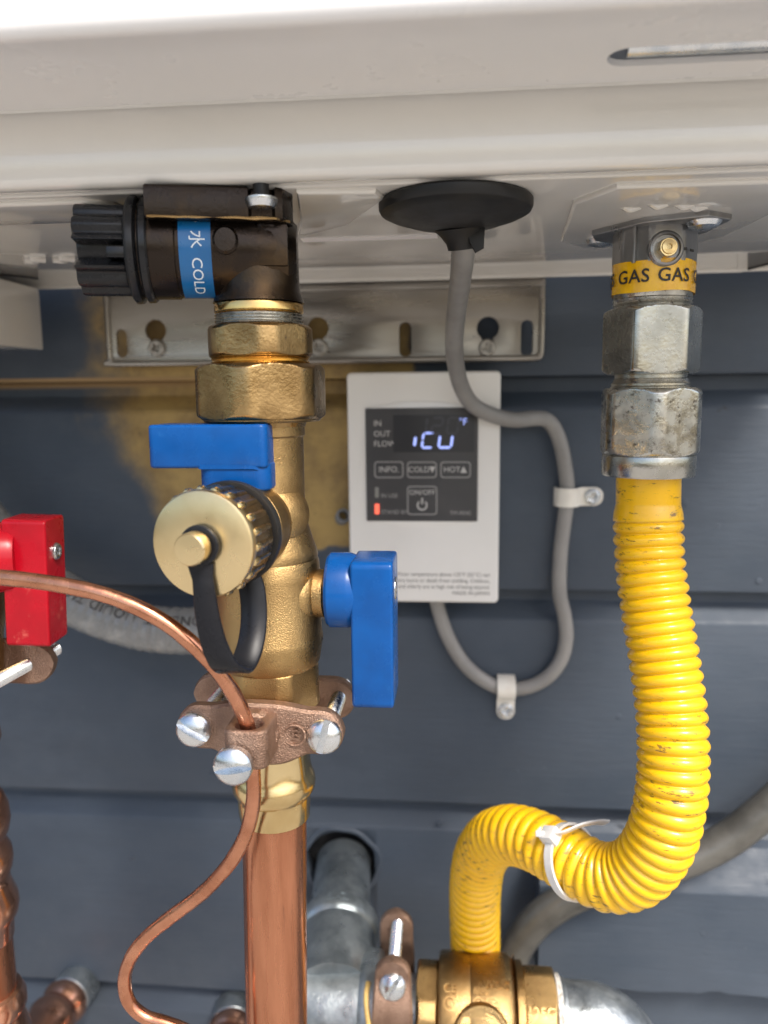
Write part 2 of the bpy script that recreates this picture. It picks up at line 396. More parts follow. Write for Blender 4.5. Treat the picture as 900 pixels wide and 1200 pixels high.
for a, b in zip(LINES, LINES[1:]):
    ob = build('siding_board', board(a, b), 'siding', wall, ang=25)
    if a == -381:                  # the pipe hole is really cut through this board
        cu = build('hole_cutter', G().lathe((-69.6, -30, -287), (0, 1, 0), [(22, 0), (22, 90)], 48, rmul=lambda t, h: 1+.03*math.sin(3*t)+.015*math.sin(7*t)), 'siding')
        md = ob.modifiers.new('hole', 'BOOLEAN'); md.object = cu; md.operation = 'DIFFERENCE'; md.solver = 'EXACT'
        bpy.context.view_layer.update(); dg = bpy.context.evaluated_depsgraph_get()
        me = bpy.data.meshes.new_from_object(ob.evaluated_get(dg)); ob.modifiers.clear(); ob.data = me
        bpy.data.objects.remove(cu)
for x, z in ((170, -104), (-150, -232), (-8, -258), (105, -250), (96, -186), (128, -60), (-205, -290)):
    build('nail_head', G().lathe((x, .1, z), (0, -1, 0), [(2.0, 0), (1.9, .35), (1.2, .55), (.2, .45)], 16), 'siding', wall)
build('backing', G().box((0, 19, -120), (2800, 9, 2130), 0), 'dark', wall)

# thicker weathered trim board low on the wall, right of the hose
tb = thing('trim_board', 'thick chipped slate painted trim board below the yellow hose', 'board', (118, -9, -350))
g = G()
prof = [(0, -345), (-22.2, -345), (-23, -344), (-23, -281), (-22, -279), (-6, -262), (0, -260)]
n = 90; rings = []
for i in range(n+1):
    x = 50+260*i/n; ch = .5*math.sin(i*.21)+.35*math.sin(i*.47+1)+(1.9 if i in (34, 35, 36, 61, 62) else .9 if i in (33, 37, 47, 60, 63) else 0)
    rings.append([Vector((x, y, z+(ch if j in (0, 1, 2) else 0))) for j, (y, z) in enumerate(prof)])
build('board', g.loft(rings), 'siding', tb, ang=25)
tb2 = thing('lower_board', 'dark split board end under the chipped trim board', 'board', (140, -6, -470))
g = G(); rings = []
for i in range(31):
    x = 79+230*i/30; rings.append([Vector((x, y, z)) for y, z in ((0, -470), (-9, -470), (-9, -353+math.sin(i*2.1)), (-7, -351), (0, -351))])
build('board', g.loft(rings), 'siding', tb2, ang=25)
ft = thing('wall_plug', 'small grey tube stub poking out of the mustard patch beside the controller', 'plug', (-65.5, 0, -70))
build('stub', G().lathe((-65.5, 2, -69.7), (.25, -1, .35), [(4.2, 0), (4.2, 9), (3.9, 9.6), (2.7, 9.6), (2.6, 2)], 28), 'anchor', ft)

# ================================================================== WATER HEATER
HX0, HX1 = -330, 205
ht = thing('water_heater', 'cream enamelled wall heater with its front lip and underside above the pipes', 'water heater', (-90, -130, 60))
# front cover: tall face, rounded bottom edge, narrow bottom plate with the vent slot
prof = [(-246, 640), (-252, 89)] + [(-248.5-3.5*math.cos(t), 87.5-3.5*math.sin(t)) for t in (R(90)*i/6 for i in range(7))] + \
       [(-236, 84), (-236, 85.6), (-247.5, 85.6), (-250, 89), (-244, 640)]
fc = build('front_cover', G().loft([[Vector((x, y, z)) for y, z in prof] for x in (HX0, -100, HX1+6)]), 'enamel_front', ht)
slot = rrect(38, HX1-12, -229.6, -218.6, 5.4, 6)
build('cover_bottom', G().poly([(HX0, -236), (HX1+6, -236), (HX1+6, -208.5), (HX0, -208.5)], 1.6, 0, (slot,), (0, 0, 84.8), (1, 0, 0), (0, 1, 0)), 'enamel_front', ht)
sl = build('vent_slot', G().box((115, -223, 93), (165, 13, 1), 0), 'dark', ht)
build('slot_rail', G().tube([(43, -223.4, 86.6), (190, -223.4, 86.6)], 2.3, 16, sub=4), 'screw', sl)
# chassis: lip, underside, back flange
lip = [(-208, 110), (-207.6, 86), (-206.2, 84), (-206, 72)] + [(-202.5-3.5*math.cos(t)*1, 66.5-3.5*math.sin(t)) for t in (R(90)*i/6 for i in range(1, 7))] + \
      [(-200.3, 63.0), (-198.6, 63.6), (-197.6, 64.6), (-196, 66), (-196, 110)]
build('front_lip', G().loft([[Vector((x, y, z)) for y, z in lip] for x in (HX0, -100, HX1)]), 'enamel', ht)
und = [(HX0, -197.4), (HX1, -197.4), (HX1, -17), (HX0, -17)]
build('underside', G().poly(und, 3, .8, (), (0, 0, 64), (1, 0, 0), (0, 1, 0)), 'enamel', ht)
build('back_flange', G().box((-92, -18.6, 61.7), (474, 3, 2.0), .7), 'enamel', ht)
build('corner_fold', G().box((173, -19, 61.9), (62, 3, 1.8), .7), 'enamel', ht)
build('corner_seam', G().tube([(144, -17.5, 61.4), (148, -22, 62.2), (158, -62, 62.4), (164, -90, 62.4)], .7, 8), 'dark', ht)
build('side_panel', G().box((HX1-1, -110, 350), (2, 170, 570), .3), 'enamel', ht)
# pressings in the underside
def pressing(name, outline, d=1.6):
    build(name, G().poly(outline, d*2, d*.75, (), (0, 0, 62.6), (1, 0, 0), (0, 1, 0), bres=3), 'enamel', ht)
pressing('pressed_panel', [(42, -110), (38, -172), (48, -190), (98, -190), (110, -170), (106, -112), (96, -96), (52, -96)])
pressing('pressed_panel', rrect(-170, -108, -194, -168, 9))
pressing('pressed_panel', [(-48, -196), (-24, -194), (-22, -186), (-38, -152), (-56, -136), (-60, -138), (-54, -160)])
for i in range(3):                 # small pressed louvres
    x = -187+13.5*i; c = [(x-5+10*t/8+1.5*math.sin(t/8*6.28), -97+2.6*math.sin(t/8*6.28)) for t in range(9)]
    build('louvre', G().tube([(p[0], p[1], 62.2) for p in c], 1.5, 10, sub=3), 'enamel', ht)
for x, y in ((58, -165), (66, -168), (75, -166), (80, -163)):
    build('pressed_mark', G().tube([(x-3, y, 62), (x, y+2.5, 61.4), (x+3, y+1, 62)], 1.4, 10, sub=4), 'enamel', ht)
build('white_sticker', G().box((-34, -122, 62.3), (54, 7.2, .3), 0), 'sticker', ht)
jb = build('junction_box', G().box((-268, -55, 44), (86, 60, 33), 1.4), 'enamel', ht)
build('box_seam', G().tube([(-236, -86.2, 58), (-222, -60, 62), (-214, -46, 62.3)], .8, 8), 'dark', jb)
build('box_screw', G().lathe((-231, -101, 62.3), (0, 0, -1), [(6.5, 0), (6.2, 1.6), (4, 3), (0.3, 3.4)], 24), 'enamel', ht)
# ---- mounting bracket
br = thing('mounting_bracket', 'flat steel mounting bracket with slots screwed to the wall under the heater', 'bracket', (-74, -10, 18))
def pill(cx, cy, w, h): return rrect(cx-w/2, cx+w/2, cy-h/2, cy+h/2, w/2-.05, 6)
def keyhole(cx, cy, r=5.8): 
    a = circ(r, 26, cx, cy, R(-62), R(242)); return a + [(cx-2.7, cy-6.5), (cx-2.7, cy-10), (cx, cy-12.5), (cx+2.7, cy-10), (cx+2.7, cy-6.5)]
holes = [pill(-185.5, 31.4, 5.6, 15), keyhole(-165.6, 38), keyhole(-74.4, 37.6), pill(-26.7, 30.8, 6.4, 18), keyhole(17.5, 36), pill(38, 30.4, 6.2, 18.5)]
build('plate', G().poly(rrect(-194.5, 47.5, 18.3, 66, 5), 2.2, .5, holes, (0, -12.5, 0)), 'steel', br)
# rolled rim round the plate
rim = [(x, -13.6, z) for x, z in ((-192.7, 60), (-192.7, 26), (-191.6, 22), (-188, 20.1), (-100, 20), (0, 20), (41, 20), (44.8, 21.8), (45.8, 26), (45.8, 60))]
build('rim', G().tube(rim, 1.7, 12, sub=6), 'steel', br)
build('top_flange', G().box((-73.5, -14.6, 58.2), (238, 4, 3), .9), 'steel', br)
for x, z in ((-165.2, 28.4), (-73.9, 27.2), (17.2, 25.6)):
    build('screw', G().cross_head((x, -13.8, z), (0, -1, 0), 4.7, 2.2, .5), 'screw_d', br)
for x in (-120, 0): build('spacer', G().box((x, -5.5, 45), (18, 11.5, 8), .5), 'steel', br)

# ================================================================== GROMMET, CABLE, CONTROLLER
gr = thing('rubber_grommet', 'round black rubber grommet in the heater underside with the grey cable coming out', 'grommet', (0, -172, 56))
build('disc', G().lathe((0, -176, 62.6), (0, 0, -1), [(24.0, 0), (24.8, .8), (24.8, 2.8), (24.2, 3.9), (21.5, 5.2), (20.6, 5.3), (16, 7.0), (8, 8.0), (2, 8.2)], 72), 'rubber', gr)
build('sleeve', G().lathe((2.2, -165, 55), (0.1, .25, -1), [(9.5, -1.5), (7.2, 1), (5.6, 3.4), (5.2, 5.5), (4.4, 5.6)], 36), 'rubber', gr)
build('tear_tab', G().poly([(-3, 0), (3.2, 0), (2.8, -8), (0, -9.5), (-2, -6)], 1.6, .4, (), (6.6, -170, 56.5)), 'rubber', gr)
cab = [(2.0, -165, 58), (2.7, -157, 50), (1.8, -128, 43), (.2, -96, 32), (-.2, -70, 20), (2.4, -50, 7), (8.5, -36, -3.5), (19, -29, -9.6), (31, -22, -12.6), (42, -14, -12.2), (50.5, -9, -13.5),
       (56.5, -6.5, -22), (60.5, -5.5, -37), (62.6, -5, -54), (61.2, -5, -70), (59.6, -5, -88), (59.6, -5, -110), (62.6, -5, -124), (64, -5, -137), (61.5, -5, -150), (54, -5, -161), (42, -5, -167.6),
       (28, -5, -168.4), (16, -5, -163), (5.5, -5, -153.5), (-3, -5, -139), (-8.6, -6, -123), (-11, -8, -110), (-12, -9, -100)]
cb = build('control_cable', G().tube(cab, 4.15, 22, sub=8), 'cable', org=(60, -5, -110))
tag(cb, 'smooth grey cable looping from the black grommet round to the controller bottom', 'cable')

def cable_clip(label, base, du, group):
    """P-clip: du is the direction from cable to its screw"""
    B = Vector(base); U = Vector(du); Wd = Vector((0, -1, 0)); V = Wd.cross(U)
    t = thing('cable_clip', label, 'cable clip', base, group)
    path = [(-6.0, 0.2), (-5.9, 4), (-4.4, 8), (0, 10.1), (4.4, 8.4), (6.2, 4.6), (8.4, 2.6), (12, 2.2), (16, 2.2)]
    rings = []
    P_ = spline([(a, b, 0) for a, b in path], 5)
    for i, p in enumerate(P_):
        T = (P_[min(i+1, len(P_)-1)]-P_[max(i-1, 0)]).normalized(); N = Vector((-T.y, T.x, 0)); hw = 5.1
        ring = []
        for a, b in ((-hw, -.8), (hw, -.8), (hw+.2, 0), (hw, .8), (-hw, .8), (-hw-.2, 0)):
            q = p+N*b; ring.append(B+U*q.x+Wd*q.y+V*a)
        rings.append(ring)
    build('strap', G().loft(rings), 'clip', t, ang=50)
    build('pad', G().poly(rrect(8, 20.2, -5.1, 5.1, 4.6), 2.2, .5, (), B+Wd*1.6, U, V), 'clip', t)
    build('screw', G().cross_head(B+U*14.2+Wd*2.6, Wd, 4.4, 2.3, .35), 'screw', t)
cable_clip('white nylon clip holding the cable beside the controller edge with its screw to the side', (62.4, -.4, -56), (1, 0, 0), 'white cable clips')
cable_clip('white nylon clip under the bottom of the cable loop with its screw below', (30.3, -.4, -168.3), (0, 0, -1), 'white cable clips')

ct = thing('controller', 'white wall controller with charcoal button panel and small lit display', 'controller', (-17, -11, -113))
hb = build('housing', G().poly(rrect(-58, 24.2, -113, 13.2, 2.6), 22, 1.6, (), (0, -11.2, 0), bres=4), 'housing', ct)
def arc_plate(zb, sgn):
    return [(-47+59*i/20, zb+sgn*3.6*math.sin(math.pi*i/20)) for i in range(21)]
build('panel_swell', G().poly(arc_plate(-6, 1)[::-1] + [(-47, -30), (12, -30)], .8, .35, (), (0, -22.3, 0)), 'housing', hb)
build('panel_swell', G().poly(arc_plate(-67, -1) + [(12, -40), (-47, -40)], .8, .35, (), (0, -22.3, 0)), 'housing', hb)
FP = -23.0
pn = build('button_panel', G().poly(rrect(-48, 12.4, -67.2, -5.8, .8), 1.0, .2, (), (0, -22.7, 0)), 'panel', ct)
dw = build('display_window', G().poly(rrect(-33, 10.4, -29.5, -9.6, .5), .4, .05, (), (0, FP-.22, 0)), 'lcd', pn)
def flat(x0, z0, y=FP-.32): return lambda a, b, c: Vector((x0+a, y-c, z0+b))
def seg7(x, z, w, h, on, th=1.35, sh=.13):
    """seven-segment figure, slanted"""
    d = {'a': (0, 1, 1, 1), 'd': (0, 0, 1, 0), 'g': (0, .5, 1, .5), 'f': (0, .5, 0, 1), 'b': (1, .5, 1, 1), 'e': (0, 0, 0, .5), 'c': (1, 0, 1, .5)}
    g = G()
    for k in on:
        a, b, c, e = d[k]; p = Vector((a*w, b*h)); q = Vector((c*w, e*h)); t = (q-p).normalized(); n_ = Vector((-t.y, t.x))*th/2
        p2, q2 = p+t*.12, q-t*.12; pts = [p2, p2+t*th/2+n_, q2-t*th/2+n_, q2, q2-t*th/2-n_, p2+t*th/2-n_]
        g.add([Vector((x+r.x+sh*r.y, FP-.62, z+r.y)) for r in pts], [list(range(6))])
    return g
ZD = -27
build('lit_digit', seg7(-26.6, ZD+.6, 5, 11, 'c', 1.5), 'digit', dw, smooth=False)
build('lit_digit', seg7(-17.6, ZD, 5.6, 7.8, 'afed', 1.25), 'digit', dw, smooth=False)
build('lit_digit', seg7(-8.6, ZD, 6.6, 13, 'ced', 1.35), 'digit', dw, smooth=False)
for i, on in enumerate(('bc', 'abged', 'abcdef')):
    build('unlit_digit', seg7(-21+8.4*i, -19.5, 5.4, 8.4, on, 1.2), 'digit_off', dw, smooth=False)
build('lit_unit', G().text('°F', 5.2, flat(4.4, -13.5, FP-.62)), 'digit', dw, smooth=False)
for s, z in (('IN', -14.0), ('OUT', -19.6), ('FLOW', -25.0)):
    build('lettering', G().text(s, 4.3, flat(-43.6, z, FP-.25), align='LEFT'), 'print', pn, smooth=False)
def button(x0, x1, z0, z1, txt, size=4.4, tz=None, tx=None):
    b = build('button', G().poly(rrect(x0, x1, z0, z1, 1.8), .5, .05, (rrect(x0+.55, x1-.55, z0+.55, z1-.55, 1.4),), (0, FP-.2, 0)), 'print_dim', pn, smooth=False)
    build('lettering', G().text(txt, size, flat((x0+x1)/2 if tx is None else tx, (z0+z1)/2 if tz is None else tz, FP-.25)), 'print', b, smooth=False); return b
button(-43.4, -27.6, -43.4, -34.4, 'INFO.')
b2 = button(-25.6, -9.6, -43.4, -34.6, 'COLD', 4.2, tx=-19.2)
b3 = button(-7.6, 8.6, -43.4, -34.6, 'HOT', 4.2, tx=-1.4)
build('arrow', G().add([(-13.6, FP-.3, -37.3), (-10.3, FP-.3, -37.3), (-11.95, FP-.3, -40.6)], [[0, 1, 2]]), 'print', b2, smooth=False)
build('arrow', G().add([(3.0, FP-.3, -40.6), (6.6, FP-.3, -40.6), (4.8, FP-.3, -37.1)], [[0, 1, 2]]), 'print', b3, smooth=False)
b4 = button(-25.6, -9.4, -63.6, -47.8, 'ON/OFF', 3.9, tz=-51.4)
build('power_symbol', G().poly(circ(2.9, 24, 0, 0, R(125), R(415)) + circ(2.1, 24, 0, 0, R(415), R(125)), .3, 0, (), (-17.5, FP-.3, -58.3))
      .box((-17.5, FP-.3, -56), (.8, .3, 3.4), 0), 'print', b4, smooth=False)
build('lettering', G().text('IN USE', 3.1, flat(-40, -53.2, FP-.25), align='LEFT'), 'print_dim', pn, smooth=False)
build('lettering', G().text('STAND BY', 3.1, flat(-40, -62.2, FP-.25), align='LEFT'), 'print_dim', pn, smooth=False)
build('lettering', G().text('TM-RE42', 3.0, flat(3.2, -62.6, FP-.25)), 'print_dim', pn, smooth=False)
build('lamp_unlit', G().box((-42.2, FP-.4, -51.3), (2, .6, 5.6), .2), 'led_off', pn)
build('lamp_lit', G().box((-42.2, FP-.4, -60.4), (2.4, .6, 5.6), .3), 'led', pn)
for i, s in enumerate(('CAUTION: Water temperature above 125°F (52°C) can', 'cause severe burns or death from scalding. Children,', 'disabled and elderly are at high risk of being injured.', 'MADE IN JAPAN')):
    build('fine_print', G().text(s, 3.1, lambda a, b, c, z=-97.0-3.5*i: Vector((19.6+a*.93, -22.32, z+b)), align='RIGHT'), 'print_grey', ct, smooth=False)

# ================================================================== COLD WATER INLET ELBOW
VX, VY = -64, -183
el = thing('inlet_elbow', 'tarnished dark bronze inlet elbow with blue cold label and black knob', 'pipe fitting', (VX, VY, 30))
EZ = 46.8
g = G().lathe((-103, VY, EZ), (1, 0, 0), [(14.2, 0), (14.9, .8), (14.9, 12.5), (14.5, 13), (14.5, 24), (14.9, 24.5), (14.9, 36), (14.4, 44), (12.6, 49.5), (9, 52.4), (2, 53)], 72)
body = build('body', g, 'bronze_dark', el)
build('outlet', G().lathe((VX, VY, 47), (0, 0, -1), [(13.2, -8), (13.4, 10), (13.6, 13), (14.6, 15.6), (14.8, 16.4)], 64), 'bronze_dark', el)
fl = build('flange', G().poly([(-98.5, -201), (-66, -201), (-65, -198.5), (-58.4, -198.5), (-57.4, -201), (-55, -200), (-51.5, -194), (-51, -168), (-60, -164), (-98.5, -164)], 9.6, .9, (), (0, 0, 58.0), (1, 0, 0), (0, 1, 0)), 'bronze_dark', el)
P_ = [Vector((-97.8+45*i/150, -200.7+(0 if i < 135 else (i-135)*.28), 53.6+.25*mnoise.noise((i*.05, 3.1, 0)))) for i in range(151)]
build('scraped_edge', G().tube(P_, lambda q: max(.1, .38+.5*mnoise.noise((q*.16, 1.3, 5))), 8, sub=2), 'brass_w', fl)
build('pin', G().lathe((-73.8, VY-14, EZ+.8), (0, -1, 0), [(4.2, 0), (4.2, 1.9), (3.4, 2.6), (.4, 2.7)], 32), 'bronze_dark', el)
build('casting_rib', G().box((-58.5, VY-12.6, 47), (10, 2.5, 13), .9), 'bronze_dark', el)
fs = build('flange_screw', G().lathe((-61.7, -201.2, 59.4), (0, 0, -1), [(4.6, 0), (5.2, .4), (5.2, 1.4), (4.2, 3.0), (1, 3.5)], 40), 'screw', el)
build('shank', G().lathe((-61.7, -201.2, 64), (0, 0, -1), [(2.6, -1), (2.6, 4.8)], 24), 'rubber', fs)
# blue label wrapped round the body
def on_barrel(x0, ang0, r):          # text runs down the front; letter tops point to +x
    def fn(a, b, c):
        t = ang0 - a/r; return Vector((x0+b, VY-(r+c)*math.cos(t), EZ+(r+c)*math.sin(t)))
    return fn
lr = 14.75
LBX = -83.4
rings = []
for i in range(41):
    t = R(82-164*i/40); rings.append([Vector((x, VY-r_*math.cos(t), EZ+r_*math.sin(t))) for x, r_ in ((-88.9, lr-.4), (-88.9, lr+.12), (-78.2, lr+.12), (-78.2, lr-.4))])
lb = build('cold_label', G().loft(rings), 'label_blue', el)
build('lettering', G().text('COLD', 4.9, on_barrel(LBX, R(-42), lr+.2), sub=2, spacing=1.0), 'label_ink', lb, smooth=False)
build('lettering', G().text('水', 5.6, on_barrel(LBX, R(4), lr+.2), sub=1), 'label_ink', lb, smooth=False)
build('lettering', G().text('COLD', 4.9, on_barrel(LBX, R(50), lr+.2), sub=2, spacing=1.0), 'label_ink', lb, smooth=False)
# black fluted knob
kn = build('knob_collar', G().lathe((-102, VY, EZ), (-1, 0, 0), [(15.6, -3.2), (16.1, -2.6), (16.1, -.8), (15, -.2), (14.6, .6), (16.2, 1.2), (16.4, 2.0), (16.4, 3.2), (15.6, 4)], 72), 'black', el)
def knob_outline():
    out = []
    for i in range(240):
        t = 2*math.pi*i/240; deg = math.degrees(t)
        r = 14.6 - 1.3*(.5-.5*math.cos(t*14))**2
        for c in (-12, 78, 168, 258):
            d = abs((deg-c+180) % 360-180)
            if d < 15: r = 8.2
        out.append((r*math.cos(t), r*math.sin(t)))
    return out
build('knob_grip', G().poly(knob_outline(), 16.5, .8, (), (-114.2, VY, EZ), (0, -1, 0), (0, 0, 1)), 'black', el)
build('knob_lug', G().box((-109, VY-11, EZ-2.6), (6, 4, 3.4), .6), 'black', el)
# the barrel with its knob is turned a little toward the viewer
for ch in list(el.children):
    if not ch.name.startswith('outlet'): ch.rotation_euler = (0, 0, R(13)); ch.scale = (.93, 1, 1)
# union
build('gold_ring', G().lathe((VX, VY, 30.4), (0, 0, -1), [(13.6, 0), (14.3, .3), (14.5, 1), (14.5, 2.6), (14.0, 3.1), (13.4, 3.3)], 72), 'brass_g', el)
thr = [(13.6, 0)]
for i in range(5): thr += [(14.4, .35+i*.95), (14.5, .55+i*.95), (13.9, .9+i*.95)]
build('thread', G().lathe((VX, VY, 27.2), (0, 0, -1), thr, 72), 'nickel_w', el)

# ================================================================== ISOLATION VALVE
va = thing('isolation_valve', 'brass isolation valve with two blue lever handles below the cold inlet', 'valve', (VX, VY, -107))
build('tail_nut', G().nut((VX, VY, 23.4), (0, 0, -1), 16.4, 0, 10.2, 1.06, .09, rot=R(8), hint=(0, -1, 0)), 'brass_w', va)
build('gold_neck', G().lathe((VX, VY, 13.4), (0, 0, -1), [(15.4, 0), (16.1, .5), (15.6, 1.1), (16.2, 1.7), (15.4, 2.6)], 72), 'brass_g', va)
build('union_nut', G().nut((VX, VY, 11.0), (0, 0, -1), 19.8, 0, 17.9, 1.085, .10, rot=R(33), hint=(0, -1, 0), n=6), 'brass_w', va)
build('nut_skirt', G().lathe((VX, VY, -6.6), (0, 0, -1), [(19.5, -.6), (19.5, .4), (19, 1), (14.6, 1.3), (14.2, 2.6)], 72), 'brass_w', va)
prof = [(13.6, -8), (13.9, -9.5), (13.9, -12.2), (13.4, -12.8), (13.4, -36), (13.9, -41), (15.6, -47), (17.0, -51), (17.4, -53), (17.2, -54), (17.7, -55.2), (18.1, -60), (18.1, -80), (18.4, -80.8), (18.5, -83), (18.0, -86), (17.3, -90.2), (16.2, -91.6)]
build('body', G().lathe((VX, VY, 0), (0, 0, 1), [(r, z) for r, z in prof], 84), 'brass', va)
build('hex_end', G().nut((VX+.3, VY, -90.8), (0, 0, -1), 15.3, 0, 16, 1.075, .08, rot=R(2), hint=(0, -1, 0)), 'brass', va)
# drain branch toward the viewer
BD = Vector((-.14, -.99, 0)).normalized(); B0 = Vector((VX, VY, -40.5))
bp = lambda s, dz=0: B0+BD*s+Vector((0, 0, dz))
build('drain_branch', G().lathe(B0, BD, [(12.4, 0), (12.8, 9), (13.6, 13), (14.2, 15), (14.2, 22), (13.4, 23), (12.4, 23.6), (12.4, 32)], 64), 'brass', va)
build('collar', G().lathe(B0, Vector((.62, -.62, .25)), [(9, 4), (9.5, 10), (8.6, 14), (5, 16), (.5, 16.4)], 48), 'brass', va)
build('stem_neck', G().lathe((-67, -196, -33), (0, 0, 1), [(7.5, -6), (7.5, 3), (6, 4), (6, 8)], 40), 'brass', va)
gk = build('gasket', G().lathe(B0, BD, [(13, 26.4), (15.9, 26.6), (16.1, 27.4), (16.1, 29.2), (15.8, 29.8), (13, 30)], 64), 'rubber', va)
cap = build('drain_cap', G().lathe(B0, BD, [(13, 31.2), (14.8, 31.4), (15.0, 32), (15.0, 45.0)], 96), 'brass_w', va)
build('cap_face', G().lathe(B0, BD, [(15.0, 44.6), (15.5, 45.4), (15.6, 46.6), (15.2, 47.6), (14.6, 47.9), (6, 48.1), (4.8, 48.1)], 96), 'cap', cap)
u_, v_, w_ = frame(BD)
gk_ = G(); gb_ = G()
for i in range(22):
    t = 2*math.pi*(i+.3)/22; d = u_*math.cos(t)+v_*math.sin(t)
    gk_.tube([B0+BD*33+d*14.3, B0+BD*37+d*14.5, B0+BD*44+d*14.6], 1.2, 10, sub=4)
    gb_.lathe(B0+BD*43.4+d*15.0, BD, [(.2, -1.7), (1.0, -1.4), (1.45, -.5), (1.45, .9), (1.1, 1.9), (.2, 2.2)], 12)
build('knurl', gk_, 'brass_w', cap); build('knurl_studs', gb_, 'brass_m', cap)
build('cap_post', G().lathe(B0, BD, [(3.4, 47), (3.4, 50.4), (4.2, 50.8), (4.6, 51.3), (4.6, 55.2), (4.2, 55.8), (.5, 56)], 48), 'cap', cap)
# rubber strap: eye round the post, band hanging down and looping back to the gasket
eye = G(); E0 = B0+BD*49.2
ux = Vector((0, 0, 1)).cross(BD).normalized()*-1
eye.poly(circ(5.9, 40), 1.9, .4, (circ(3.5, 32),), E0, ux, (0, 0, 1))
st = build('strap', eye, 'strap', cap)
band = [E0+Vector((.2, 0, -5.4)), E0+Vector((.8, -.4, -11)), E0+Vector((1.5, -.6, -20)), E0+Vector((3.0, .2, -29)), E0+Vector((5.0, 3.2, -36.2)), E0+Vector((7.4, 9, -38.8)), E0+Vector((9.0, 15, -34.5)),
        E0+Vector((9.4, 19.4, -27)), E0+Vector((8.6, 21.6, -18)), E0+Vector((6.4, 22.2, -12))]
P_ = spline(band, 8); rings = []
for i, p in enumerate(P_):
    T = (P_[min(i+1, len(P_)-1)]-P_[max(i-1, 0)]).normalized(); W = Vector((1, .12, 0)); W = (W-T*W.dot(T)).normalized(); N = T.cross(W)
    f = i/(len(P_)-1); hw = 2.7+1.3*min(1, f*2.2)
    if i < 6: hw += .16*(6-i)
    rings.append([p+W*a+N*b for a, b in ((-hw, -.5), (-hw+.4, -.95), (hw-.4, -.95), (hw, -.5), (hw, .5), (hw-.4, .95), (-hw+.4, .95), (-hw, .5))])
build('strap_band', G().loft(rings), 'strap', st, ang=50)
# upper blue handle (horizontal lever) over the branch
h1 = G().poly(rrect(-95.6, -57.8, -204.6, -186, 2.2), 13.6, 1.0, (), (0, 0, -14.6), (1, 0, 0), (0, 1, 0), bres=4)
hd = build('handle', h1, 'blue', va); hd['label'] = 'blue lever lying flat over the brass cap'
build('hub', G().poly(rrect(-80.0, -57.5, -204.4, -184, 4.5), 9.0, 1.1, (), (0, 0, -24.2), (1, 0, 0), (0, 1, 0), bres=4), 'blue', hd)
build('ridge', G().loft([[Vector((x, -204.3-d, z)) for x, d, z in ((-79.6, .1, -20.6), (-79, .5, -20.2), (-62, .55, -20.4), (-60.5, .1, -21.2))],
                          [Vector((x, -204.3-d, z)) for x, d, z in ((-79.6, .1, -21.4), (-79, .5, -21.6), (-62, .55, -21.6), (-60.5, .1, -22.0))]]), 'blue', hd)
# lower blue handle (lever hanging beside the body), stem along +x
build('side_boss', G().lathe((VX+8, VY-1, -66), (1, -.05, 0), [(11.5, 0), (11, 6), (9.4, 8.5), (8.2, 9.2), (8.2, 12.4), (6.6, 12.8), (6.6, 16)], 56), 'brass', va)
h2 = G().poly(rrect(-195.2, -173, -103.0, -53.0, 2.4), 14.0, 1.1, (), (-26.9, 0, 0), (0, 1, 0), (0, 0, 1), bres=4)
hd2 = build('handle', h2, 'blue', va); hd2['label'] = 'blue lever hanging down beside the valve body'
build('hub', G().lathe((-43.2, VY-.4, -65), (1, 0, 0), [(10.8, 0), (12.3, .5), (12.9, 1.4), (12.9, 7.4), (12.6, 8.6), (11.6, 11)], 64), 'blue', hd2)
build('handle_screw', G().cross_head((-20.7, -184, -64), (1, 0, 0), 4.2, 1.2, .4), 'screw', hd2)

# ================================================================== PRESS ADAPTER AND COPPER PIPE
ad = thing('press_adapter', 'shiny brass press adapter with rolled bead between clamp and copper pipe', 'pipe fitting', (VX-.4, VY, -148))
build('thread_tape', G().lathe((VX, VY, -106), (0, 0, -1), [(13.4, 0), (13.8, .8), (13.1, 1.5), (13.6, 2.4), (13, 3.4), (13.3, 4.4), (12.8, 5)], 72), 'seal', ad)
build('sleeve', G().lathe((VX-.3, VY, -108), (0, 0, -1), [(12.6, 0), (12.6, 13), (12.9, 18), (13.3, 22), (13.9, 24.4), (14.7, 26), (14.95, 28), (14.7, 30), (13.7, 31.8), (13.0, 32.6), (12.9, 34), (12.7, 38), (12.55, 41.0), (12.1, 41.4)], 84,
      rmul=lambda t, h: 1+(.028*math.cos(6*t) if 33 < h < 39.5 or 14 < h < 23 else 0)), 'brass_m', ad)
cp = build('copper_pipe', G().lathe((VX-.5, VY, -147), (-.022, 0, -1), [(11.55, 0), (11.55, 40), (11.55, 90), (11.55, 300)], 72), 'copper', org=(VX, VY, -440))
tag(cp, 'thick upright copper pipe rising to the brass adapter and grounding clamp', 'pipe')

